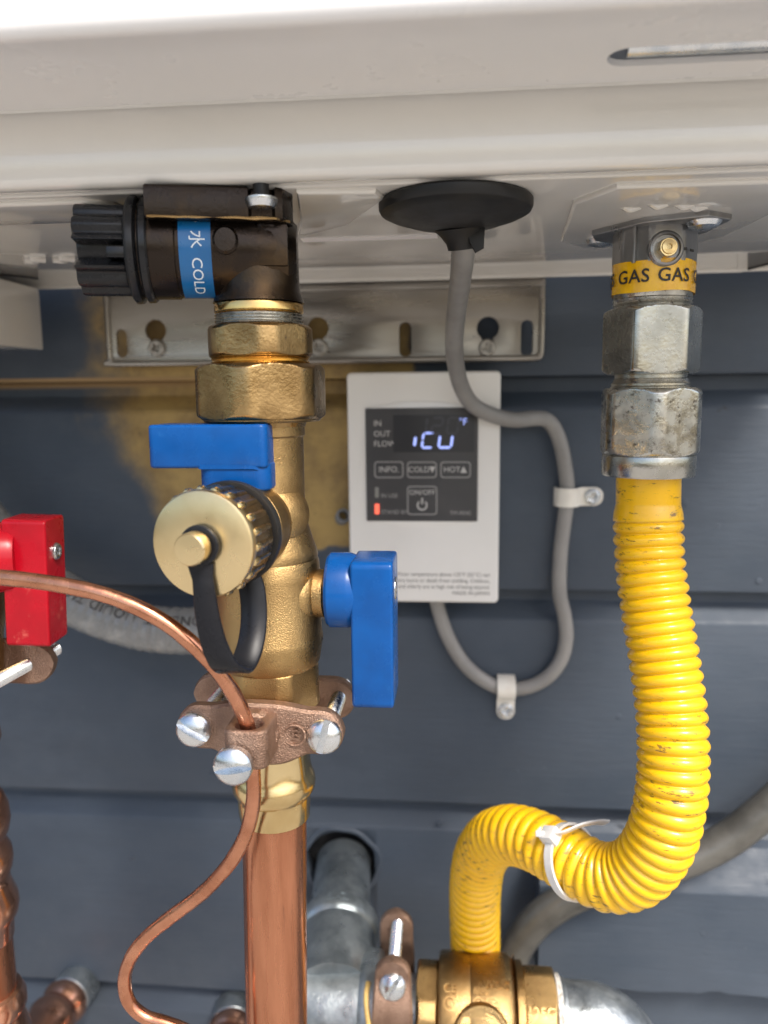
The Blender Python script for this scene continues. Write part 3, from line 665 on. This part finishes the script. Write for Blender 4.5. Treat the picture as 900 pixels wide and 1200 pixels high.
# ================================================================== GROUNDING CLAMPS
def jaw(g, c, u, v, w, half, lug, wid, thick, bulge, flat_half, N=48):
    """bar along u (half length half), width 2*wid along v in the middle and 2*lug at the ends, swelling along w in the middle"""
    c, u, v, w = Vector(c), Vector(u).normalized(), Vector(v).normalized(), Vector(w).normalized(); rings = []
    us = [-half+half*2*(.5-.5*math.cos(math.pi*i/N)) for i in range(N+1)]
    for s in us:
        d = half-abs(s)
        end = math.sqrt(max(0, lug*lug-max(0, lug-d)**2)) if d < lug else lug
        k = max(0, 1-(s/flat_half)**2); k2 = k*k*(3-2*k)
        hw = max(.35, end+(wid-lug)*k2); y = bulge*k2
        r_ = min(.9, hw*.5); ring = []
        for a, b in ((-hw, -thick/2+r_), (-hw+r_, -thick/2), (hw-r_, -thick/2), (hw, -thick/2+r_), (hw, thick/2-r_), (hw-r_, thick/2), (-hw+r_, thick/2), (-hw, thick/2-r_)):
            ring.append(c+u*s+v*a+w*(y+b))
        rings.append(ring)
    return g.loft(rings)
CG = 'bronze grounding clamps'
ck = thing('grounding_clamp', 'cast bronze grounding clamp under the brass valve holding the bare copper wire', 'clamp', (VX, -200, -119), CG)
CZ = -109.2
fj = build('front_jaw', jaw(G(), (-64.4, -197.6, CZ), (1, 0, -.02), (0, 0, 1), (0, -1, 0), 28.2, 7.6, 10.6, 5.2, 3.4, 17), 'clamp', ck, ang=40)
build('rear_jaw', jaw(G(), (-67, -166.5, CZ-1), (1, 0, -.02), (0, 0, 1), (0, 1, 0), 30.5, 7.8, 8.4, 5, 3.4, 17), 'clamp', ck, ang=40)
build('jaw_logo', G().lathe((-52.0, -202.2, CZ-.2), (0, -1, 0), [(3.9, -.4), (3.9, .55), (3.5, .75), (3.1, .55), (3.1, -.4)], 36, cap=False)
      .text('E', 4.6, lambda a, b, c: Vector((-52.0+a, -202.1-c, CZ-.2+b)), depth=.5, bold=.15), 'clamp', fj)
# wire lug: a block with a vertical hole
build('wire_lug', G().poly(rrect(-71.2, -57.4, -218.5, -200, 3.2, 6), 12.6, 1.0, (circ(4.3, 32, -64.3, -212.2),), (0, 0, -107.6), (1, 0, 0), (0, 1, 0)), 'clamp', fj)
build('lug_web', jaw(G(), (-65.2, -203.0, CZ+.3), (1, 0, 0), (0, 0, 1), (0, -1, 0), 8.6, 4.6, 8.8, 6, 2, 8, 24), 'clamp', fj, ang=40)
for i, (x, y, z, rot, rr) in enumerate(((-86.2, -200.2, CZ+.4, R(-28), 5.9), (-42.4, -200.2, CZ-.6, R(75), 5.8))):
    sc = build('screw', G().slotted((x, y, z), (0, -1, .06), rr, 3.4, 1.8, 1.1, 2.5, rot, hint=(0, 0, 1)), 'screw', ck, ang=30)
    th = [(2.6, 0)]
    for k in range(44): th += [(2.75, k*1.0+.3), (2.35, k*1.0+.8)]
    build('shank', G().lathe((x, y+1, z), (0, 1, 0), th, 20), 'screw', sc, ang=60)
sc = build('screw', G().slotted((-67.3, -219.2, -111.4), (-.05, -1, .02), 6.1, 3.6, 1.9, 1.15, 2.6, R(8), hint=(0, 0, 1)), 'screw', ck, ang=30)
build('shank', G().lathe((-67.3, -220, -111.4), (0, 1, 0), [(2.6, 0), (2.6, 6)], 20), 'screw', sc)

wirep = [(-300, -224, -58), (-220, -224, -51.5), (-165, -223, -51.4), (-142, -222, -52.3), (-120.6, -222, -54.3), (-102.2, -222, -58.2), (-87, -221.5, -65.5), (-75.6, -220, -76), (-68.4, -217, -88), (-65, -213.5, -99.5),
         (-64.2, -212.2, -107), (-63.6, -212, -116.5), (-64.0, -211.8, -128), (-66.6, -211.4, -138.5), (-71.6, -210, -148.5), (-78, -208, -157.5), (-86, -206, -166.5), (-98.5, -203, -178), (-108, -201, -187.5), (-114.5, -199.5, -197), (-117.8, -198, -207), (-116.6, -198, -215.5),
         (-111, -198, -221), (-102, -198, -223.6), (-94, -198, -227), (-88, -198, -236), (-86, -198, -255), (-86, -198, -330)]
wr = build('ground_wire', G().tube(wirep, lambda s: 2.42+.05*math.sin(s*.31)+.03*math.sin(s*.9), 20, sub=10), 'wire', org=(-64, -212, -120))
tag(wr, 'thin bare copper wire curling through the grounding clamp and down past the copper pipe', 'wire')

# ================================================================== GAS INLET AND YELLOW CONNECTOR
GX, GY = 73.2, -134
gi = thing('gas_inlet', 'grey die cast gas inlet with yellow gas tape under the heater', 'pipe fitting', (GX, GY, 34))
d_ = Vector((32, -43, 0)).normalized(); e_ = Vector((-d_.y, d_.x, 0))
fo = []
for a, b in ((-19, -8), (-19, 8), (-12, 17), (12, 17), (30, 6), (30, -6), (12, -17), (-12, -17)): fo.append((a, b))
build('flange', G().poly(fo, 2.6, .5, (), (GX-1.5, GY+3, 60.2), d_, e_), 'die', gi)
build('body', G().nut((GX, GY, 60), (0, 0, -1), 14.0, 0, 13.5, 1.06, .03, n=8, rot=R(-6), hint=(0, -1, 0)), 'die', gi)
build('body_rib', G().box((GX-9.6, GY-11.2, 53), (1.4, 1.6, 13), .4, (.8, -.6, 0), (.6, .8, 0)), 'die', gi)
build('throat', G().lathe((GX, GY, 47), (0, 0, -1), [(14.2, 0), (14.2, 11), (13.9, 12), (14.3, 12.4), (13.8, 13.2), (14.2, 13.8), (13.6, 14.6), (14, 15.2), (13.4, 16)], 72), 'nickel_w', gi)
po = build('test_port', G().lathe((GX+.4, GY-12.5, 50.6), (.05, -1, 0), [(6.2, -1), (6.2, 2.2), (5.6, 3), (4.9, 3.2), (4.7, 2)], 40), 'die', gi)
build('port_plug', G().nut((GX+.4, GY-14, 50.6), (.05, -1, 0), 3.0, 0, 4.2, 1.1, .2, rot=R(15)).lathe((GX+.4, GY-14, 50.6), (.05, -1, 0), [(2.6, 4.2), (2.4, 4.8), (1.0, 4.9), (.9, 3.8), (.2, 3.7)], 24), 'brass_m', po)
build('ink_dash', G().box((GX+7.2, GY-13.4, 50.6), (2.4, .3, 1), .1, (.82, .57, .1), (-.57, .82, 0)).box((GX+10.4, GY-11.0, 50.4), (2.4, .3, .9), .1, (.7, .7, 0), (-.7, .7, 0)), 'ink', po)
tr = 14.75
rings = []
for i in range(73):
    t = 2*math.pi*i/72; rr = tr+.14*math.sin(5*t)+.1*math.sin(11*t)
    rings.append([Vector((GX+rr*math.sin(t), GY-rr*math.cos(t), z+.25*math.sin(3*t))) for z in (36.4, 40, 43.5, 47.4)])
tp = G()
for i in range(72):
    o = len(tp.v); tp.v += rings[i]+rings[i+1]; tp.f += [[o+j, o+4+j, o+5+j, o+1+j] for j in range(3)]
tape = build('gas_tape', tp, 'tape', gi)
def round_gas(t0, z): return lambda a, b, c: Vector((GX+(tr+.42)*math.sin(t0+a/tr), GY-(tr+.42)*math.cos(t0+a/tr), z+b))
for t0 in (-100, -42, 16, 74): build('lettering', G().text('GAS', 6.5, round_gas(R(t0), 41.6), sub=2, spacing=1.05, bold=.08), 'ink', tape, smooth=False)
for dx in (-1, 1):
    p = Vector((GX-1.5, GY+3, 58.8))+d_*dx*(23.5)+Vector((0, 0, 0))
    build('flange_screw', G().lathe(p+Vector((0, 0, 1.2 if dx > 0 else 3.2)), (0, 0, -1), [(6.1, 0), (6.0, 1.2), (5.0, 2.7), (2.6, 3.6), (.4, 3.8)], 40), 'screw', gi)

gc = thing('gas_connector', 'yellow coated corrugated gas connector with plated steel nuts bending behind the ball valve', 'gas hose', (GX, GY, -31))
build('upper_nut', G().nut((GX+.4, GY, 31.6), (0, 0, -1), 15.8, 0, 24.2, 1.135, .12, rot=R(2), hint=(0, -1, 0)), 'nickel', gc)
build('nipple', G().lathe((GX+.6, GY, 8), (0, 0, -1), [(13.2, 0), (13.2, 2), (13.6, 2.6), (13.8, 3.4), (14.4, 4), (14.4, 4.8), (14.9, 5.3), (14.9, 6.2)], 64), 'nickel', gc)
build('lower_nut', G().nut((GX+.8, GY, 2.4), (0, 0, -1), 17.1, 0, 25.2, 1.09, .14, rot=R(30+4), hint=(0, -1, 0)), 'nickel_w', gc)
build('ferrule', G().lathe((GX+.9, GY, -22.8), (0, 0, -1), [(15.8, -1), (17.1, 0), (17.3, .6), (17.3, 7.2), (16.9, 7.9), (11.8, 8)], 72), 'nickel', gc)
hz = [(74.3, -134, -24), (74.6, -134, -38), (74.8, -135, -50), (75.6, -137.5, -66), (77.6, -141.5, -83), (80.0, -146, -100), (81.8, -151, -117), (82.2, -156, -134), (81.2, -158.5, -152), (78.0, -157.5, -169.5), (71.0, -152.5, -185), (60.8, -145, -192.6),
      (49.6, -135, -193.0), (37.5, -123, -192.4), (26.4, -110, -197.0), (18.0, -97, -208.5), (13.0, -86, -225), (11.2, -77, -245), (11.2, -70, -268), (11.8, -65, -292), (12.4, -62, -325)]
PIT = 4.85
def hr(s):
    if s < 18: return 12.0
    if s < 24.5: return 12.0+1.0*math.sin((s-18)/6.5*math.pi*.55)
    ph = (s-24.5)/PIT
    return 11.25+(1.95+.16*mnoise.noise((math.floor(ph)*.7, 0, 0)))*abs(math.sin(math.pi*(ph+.16*mnoise.noise((s*.03, 4, 0)))))**.62
build('corrugated_tube', G().tube(hz, hr, 44, sub=14, step=PIT/12), 'yellow', gc, ang=180)
# cable tie round the tube where it leans left
ti = thing('cable_tie', 'white nylon cable tie round the slanting yellow hose with its loose tail', 'cable tie', (49, -135, -190))
P0 = Vector((49.6, -135, -193.0)); tdir = (Vector((38.5, -124, -192.6))-Vector((60.5, -144.7, -192.7))).normalized()
tilt = (tdir+Vector((.05, .0, -.38))).normalized(); uu, vv, ww = frame(tilt, (0, -.4, 1)); rings = []
for i in range(64):
    t = 2*math.pi*i/64; rad = uu*math.cos(t)*15.2+vv*math.sin(t)*14.0; n_ = rad.normalized()
    rings.append([P0+rad+ww*a+n_*b for a, b in ((-1.9, -.5), (1.9, -.5), (1.9, .6), (-1.9, .6))])
build('band', G().loft(rings, closed=True), 'tie', ti, ang=50)
hp = Vector((41.2, -139.6, -178.2))
hdv = (hp-P0); hdv = (hdv-ww*hdv.dot(ww)).normalized(); hp = P0+hdv*16.2
build('head', G().box(hp, (6.4, 7.2, 5.6), 1.0, hdv.cross(ww), ww), 'tie', ti)
build('tab', G().box(hp-hdv.cross(ww)*0-ww*0+Vector((-4.4, -.5, 1.0)), (3.6, 1.6, 2.4), .5), 'tie', ti)
tail = [hp+hdv*1.2, hp+Vector((5, -2.5, 3.2)), hp+Vector((12, -1.5, 6.0)), hp+Vector((19, 2, 5.6)), hp+Vector((24, 8, 2.2))]
build('tail', G().tube(tail, 1, 12, flat=(1.9, .55), hint=(0, -.75, .65), sub=8), 'tie', ti, ang=50)

# ================================================================== CONDUITS
cr = build('grey_conduit', G().tube([(240, -30, -150), (205, -31, -188), (183, -32, -208), (166, -32, -226), (147, -32, -243.5), (122, -33, -257), (90, -34, -268), (62, -34, -282), (42, -32, -304), (32, -30, -334), (28, -28, -400)],
      lambda s: 9.2, 28, sub=10), 'conduit2', org=(100, -33, -400))
tag(cr, 'smooth grey conduit sweeping along the siding behind the yellow hose', 'conduit')
cl = thing('flexible_conduit', 'ribbed grey plastic conduit curving behind the red handle to the brass valve', 'conduit', (-180, -34, -150))
build('tube', G().tube([(-310, -30, 60), (-296, -32, 12), (-284, -34, -28), (-266, -34, -62), (-240, -34, -92), (-212, -34, -113), (-178, -34, -125.5), (-148, -34, -128), (-122, -32, -126), (-98, -22, -122), (-86, -4, -119), (-82, 14, -118)],
      lambda s: 13.0+.17*math.sin(s*1.15), 30, sub=10, step=1.1), 'conduit', cl, ang=60)
def along(pts, xoff, ang0, rad):
    Q = resample(spline(pts, 12), .5)
    def fn(a, b, c):
        k = min(len(Q)-2, max(1, int((xoff+a)/.5))); p = Q[k]; T = (Q[k+1]-Q[k-1]).normalized(); U = Vector((0, -1, 0)); N = T.cross(U)
        if N.z < 0: N = -N
        t = ang0+b/rad
        return p+U*(math.cos(t)*(rad+.35))+N*(math.sin(t)*(rad+.35))
    return fn
cpts = [(-266, -34, -62), (-240, -34, -92), (-212, -34, -113), (-178, -34, -125.5), (-148, -34, -128), (-122, -32, -126), (-98, -22, -122), (-86, -4, -119)]
fnc = along(cpts, 0, R(42), 13.0)
build('lettering', G().text('IC CONDUIT  LIQUID TIGHT', 8.2, lambda a, b, c: fnc(172-a, -b, 0), sub=2, align='LEFT', spacing=1.1), 'ink', cl, smooth=False)

# ================================================================== GALVANISED RUN AND BALL VALVE AT THE BOTTOM
RY, RZ = -90, -308
gp = thing('galvanised_pipe', 'weathered galvanised pipe coming out of a round hole in the siding into a tee', 'pipe', (-66, -40, -330))
rg = G(); 
rings = []
for i in range(72):
    t = 2*math.pi*i/72; w = .8*math.sin(3*t+1)+.5*math.sin(7*t)
    rings.append([Vector((-69.6+(r_+w)*math.cos(t), y, -287+(r_+w)*math.sin(t))) for r_, y in ((22.0, .9), (22.4, -.8), (23.8, -.9), (25.2, .3))])
build('hole_rim', rg.loft(rings, closed=True), 'siding', gp)
build('pipe', G().lathe((-68.6, 4, -289), (.085, -1, -.09), [(17, 0), (17, 70)], 64), 'galv_old', gp)
pd = Vector((.085, -1, -.09)).normalized(); p0 = Vector((-68.6, 4, -289))
tee = build('tee', G().lathe(p0, pd, [(17.5, 50), (21.6, 51), (22.6, 52.5), (22.6, 60), (21.8, 61.5), (20.6, 63), (20.6, 100)], 64)
            .lathe((-84, RY, RZ), (1, 0, 0), [(21, 0), (24.6, 2), (25, 6), (24.6, 16), (25, 32), (25.2, 38), (26.6, 39.5), (27.4, 41), (27.4, 46.5), (26.4, 48), (17, 48.2)], 72), 'galv_old', gp)
build('tee_marking', G().text('BI-Z', 7.2, lambda a, b, c: p0+pd*56+(frame(pd)[0]*math.cos(-a/22.9)-frame(pd)[1]*math.sin(-a/22.9)*-1)*(22.6+c)+pd*(-b), depth=.45, sub=1), 'galv_old', tee)
dope = [Vector((-40.5, RY-27.6*math.cos(t), RZ+27.6*math.sin(t)))+Vector((1.2*math.sin(t*5), 0, 0)) for t in (R(-10+75*i/8) for i in range(9))]
build('pipe_dope', G().tube(dope, 1.3, 8, sub=4), 'joint', tee)

c2 = thing('grounding_clamp', 'cast bronze grounding clamp standing upright on the pipe beside the bottom ball valve', 'clamp', (-28, RY, -345), CG)
build('nipple', G().lathe((-38, RY, RZ), (1, 0, 0), [(16.8, 0), (16.8, 24)], 56), 'galv', c2)
build('front_jaw', jaw(G(), (-28.6, -106.5, -299), (0, -.05, 1), (1, 0, 0), (0, -1, 0), 35, 8.6, 9.6, 5.5, 6.5, 26), 'clamp', c2, ang=40)
build('rear_jaw', jaw(G(), (-29.4, -74.5, -305), (0, .02, 1), (1, 0, 0), (0, 1, 0), 41, 8.6, 9.0, 5, 5, 26), 'clamp', c2, ang=40)
s2 = build('screw', G().slotted((-28.4, -110.2, -276.5), (0, -1, .35), 6.3, 3.4, 1.8, 1.1, 2.4, R(55), hint=(0, 0, 1)), 'screw', c2, ang=30)
th = [(3, 0)]
for k in range(44): th += [(3.1, k*1.0+.3), (2.7, k*1.0+.8)]
build('shank', G().lathe((-28.6, -112, -274), (0, 1, .10), th, 20), 'screw', s2, ang=60)

bv = thing('ball_valve', 'cast brass ball valve on its side at the end of the galvanised run', 'valve', (15, RY, -338))
build('left_hex', G().nut((-18, RY, RZ), (1, 0, 0), 23, 0, 11, 1.07, .08, rot=R(18), hint=(0, 0, 1)), 'brass', bv)
vb = build('body', G().lathe((-7.5, RY, RZ), (1, 0, 0), [(24, 0), (27.4, .8), (28.4, 2.4), (28.4, 15), (27.9, 16), (28.4, 17), (28.6, 32), (28.0, 35), (26, 37.5), (24, 38.6)], 84), 'brass', bv)
build('bead', G().lathe((-9, RY, RZ), (1, 0, 0), [(27.8, 40), (25.6, 40.5), (25.6, 43.5), (24.6, 44)], 72), 'brass', bv)
rh = build('right_hex', G().nut((33.5, RY, RZ), (1, 0, 0), 23.2, 0, 17, 1.08, .1, rot=R(22), hint=(0, 0, 1)), 'brass', bv)
build('thread_seal', G().lathe((50, RY, RZ), (1, 0, 0), [(20.5, 0), (21.2, .8), (20.4, 1.6), (20.9, 2.6), (20, 3.4)], 64), 'seal', bv)
sd = Vector((0, -.9, .43)).normalized()
build('stem_boss', G().lathe((13.5, RY, RZ), sd, [(13.5, 22), (13.3, 28.5), (12.6, 29.6), (11.2, 29.6), (10.8, 27.5), (1, 27.4)], 56), 'brass', vb)
build('stem', G().box(Vector((17, RY, RZ))+sd*31, (5.5, 5.5, 9), .8, (1, 0, 0), sd.cross(Vector((1, 0, 0)))), 'black', bv)
def on_run(x0, t0, r): return lambda a, b, c: Vector((x0+a, RY-(r+c)*math.cos(t0+b/r), RZ+(r+c)*math.sin(t0+b/r)))
for x0, t0, s, sz in ((-1.5, 62, 'CE', 5.6), (21, 68, 'WOG', 5.0), (13, 62, '600', 4.6)):
    build('casting_mark', G().text(s, sz, on_run(x0, R(t0), 28.5), depth=.9, sub=1, bold=.1), 'brass', vb)
for x0, t0, r_ in ((-1.5, 50, 3.2), (18.5, 49, 4.2), (12, 52, 2.6)):
    q = on_run(x0, R(t0), 28.4)(0, 0, 0); nn = (q-Vector((x0, RY, RZ))).normalized()
    build('casting_mark', G().lathe(q, nn, [(r_, -.3), (r_, .45), (r_-.7, .5), (r_-.8, -.3)], 28, cap=False).lathe(q, nn, [(r_*.4, -.3), (r_*.35, .5), (.1, .55)], 14), 'brass', vb)
build('casting_mark', G().text('125G', 6.2, lambda a, b, c: on_run(42, R(47), 24.3)(a, b, c), depth=1.0, sub=1, bold=.1), 'brass', rh)
ge = thing('galvanised_elbow', 'bright galvanised elbow turning down at the right end of the brass ball valve', 'pipe fitting', (80, RY, -360))
build('elbow', G().tube([(50, RY, RZ-1), (60, RY, RZ-1), (70, RY, RZ-1.6), (78.5, RY, RZ-6), (84, RY, RZ-14), (86, RY, RZ-24), (86, RY, RZ-60)], lambda s: 17.6+(1.6*math.sin(min(s, 6)/6*1.57)), 48, sub=10), 'galv', ge)
build('end_bead', G().lathe((52.5, RY, RZ-1), (1, 0, 0), [(18, 0), (19.9, .6), (20.1, 2), (19.6, 3.4), (18.2, 3.8)], 56), 'galv', ge)

# ================================================================== LEFT SIDE: RED HANDLE, CLAMP, COPPER
hv = thing('hot_valve', 'red lever handle of the hot side valve behind the copper wire', 'valve', (-178, -165, -90))
ru = Vector((.997, .08, 0)).normalized(); rv_ = Vector((-ru.y, ru.x, 0))
rc = Vector((-159.6, -163.5, -67.5))
# lever: a bar hanging straight down, turned a little so its edge with the screw shows
lev = G().poly(rrect(-24.2, 24.2, -8.4, 8.4, 1.6), 16.5, .9, (), rc, (.04, 0, .999), -rv_, bres=4)
hd3 = build('handle', lev, 'red', hv)
build('hub', G().lathe(rc+Vector((-22, -6, 9)), (.93, .3, 0), [(12.4, 0), (13.4, .8), (13.4, 16), (12.6, 18)], 48), 'red', hd3)
sx = rc+ru*8.3*1.0+Vector((0, 0, 11))-rv_*.6
build('screw_recess', G().lathe(sx-ru*.2, ru, [(4.6, 0), (4.6, .35), (3.6, .4), (.4, .42)], 32), 'dark', hd3)
build('handle_screw', G().cross_head(sx+ru*.2, ru, 3.3, 1.6, .6), 'screw', hd3)
build('body', G().lathe((-192, -165, -40), (0, 0, -1), [(13.5, -60), (13.5, 4), (17.5, 14), (18, 40), (16, 50), (15, 66)], 64), 'brass', hv)
build('stem', G().lathe((-192, -165, -60), (.93, .3, 0), [(8, 8), (8, 22)], 32), 'brass', hv)
c3 = thing('grounding_clamp', 'cast bronze grounding clamp under the red handle with its bolts sticking out', 'clamp', (-186, -170, -112), CG)
build('rear_jaw', jaw(G(), (-185, -158, -103.5), (1, .15, 0), (0, 0, 1), (-.15, 1, 0), 26, 8.6, 9, 5, 3, 16), 'clamp', c3, ang=40)
build('front_jaw', jaw(G(), (-197.5, -183, -105), (1, .1, 0), (0, 0, 1), (.1, -1, 0), 26, 8.4, 9, 5, 3, 16), 'clamp', c3, ang=40)
th = [(2.7, 0)]
for k in range(44): th += [(2.75, k*1.0+.3), (2.3, k*1.0+.8)]
build('bolt', G().lathe((-172.5, -182, -104.6), (.12, 1, .02), th, 20), 'screw', c3, ang=60)
build('bolt_head', G().slotted((-177.5, -185.5, -105), (-.1, -1, 0), 6, 3.4, 1.8, .8, 1.6, R(30), hint=(0, 0, 1)), 'screw', c3)
LX, LY = -197.5, -160
lc = thing('copper_riser', 'upright copper pipe with stacked rolled press couplings under the red valve', 'pipe', (LX, LY, -300))
build('tube', G().lathe((LX, LY, -100), (0, 0, -1), [(11.4, 0), (11.4, 330)], 48), 'copper', lc)
build('coupling', G().lathe((LX, LY, -160), (0, 0, -1), [(11.6, 0), (12.6, 1), (14.2, 6), (14.6, 12), (13.6, 17), (12.0, 20), (12.4, 21.5), (14.0, 25), (14.4, 29), (13.8, 33), (12.4, 36), (12.8, 40), (14.8, 46), (15.2, 50), (14.4, 54), (12.6, 57), (12.2, 64), (11.5, 65)], 56), 'copper_f', lc)
build('coupling', G().lathe((LX, LY, -128), (0, 0, -1), [(11.6, 0), (13.4, 3), (13.8, 8), (12.4, 12), (11.6, 14)], 56), 'copper_f', lc)
build('elbow', G().lathe((LX, LY, -248), (0, 0, -1), [(11.6, 0), (13.2, 1), (14.8, 5), (14.8, 9), (13.2, 12), (13.8, 15), (15.6, 22), (15.6, 60)], 56), 'copper_f', lc)
def stub(label, x, z, dx, mid):
    t = thing('copper_stub', label, 'pipe fitting', (x, -20, z-14), 'copper stubs out of the siding')
    build('sleeve', G().lathe((x, 3, z), (dx, -1, 0), [(13.6, 0), (13.6, 14), (12.6, 15)], 48), 'galv_old', t)
    build('coupling', G().lathe((x, 3, z), (dx, -1, 0), [(11.6, 12), (13, 14), (14.6, 17), (14.8, 20), (13.4, 23), (12.6, 25), (13.2, 27), (15, 31), (15.2, 34), (13.8, 38), (13, 42), (13.4, 60)], 56), 'copper_f', t)
    q = Vector((x, 3, z))+Vector((dx, -1, 0)).normalized()*52
    build('elbow', G().tube([q-Vector((dx, -1, 0))*2, q+Vector((0, -8, -1)), q+Vector((mid, -14, -6)), q+Vector((mid*2, -16, -16)), q+Vector((mid*2, -16, -60))], 14.2, 36, sub=8), 'copper_f', t)
stub('copper elbow stub entering the siding beside the upright pipe with press couplings', -247, -383, -.1, -4)
stub('copper elbow stub entering the siding behind the thick copper pipe', -142, -396, .12, 3)
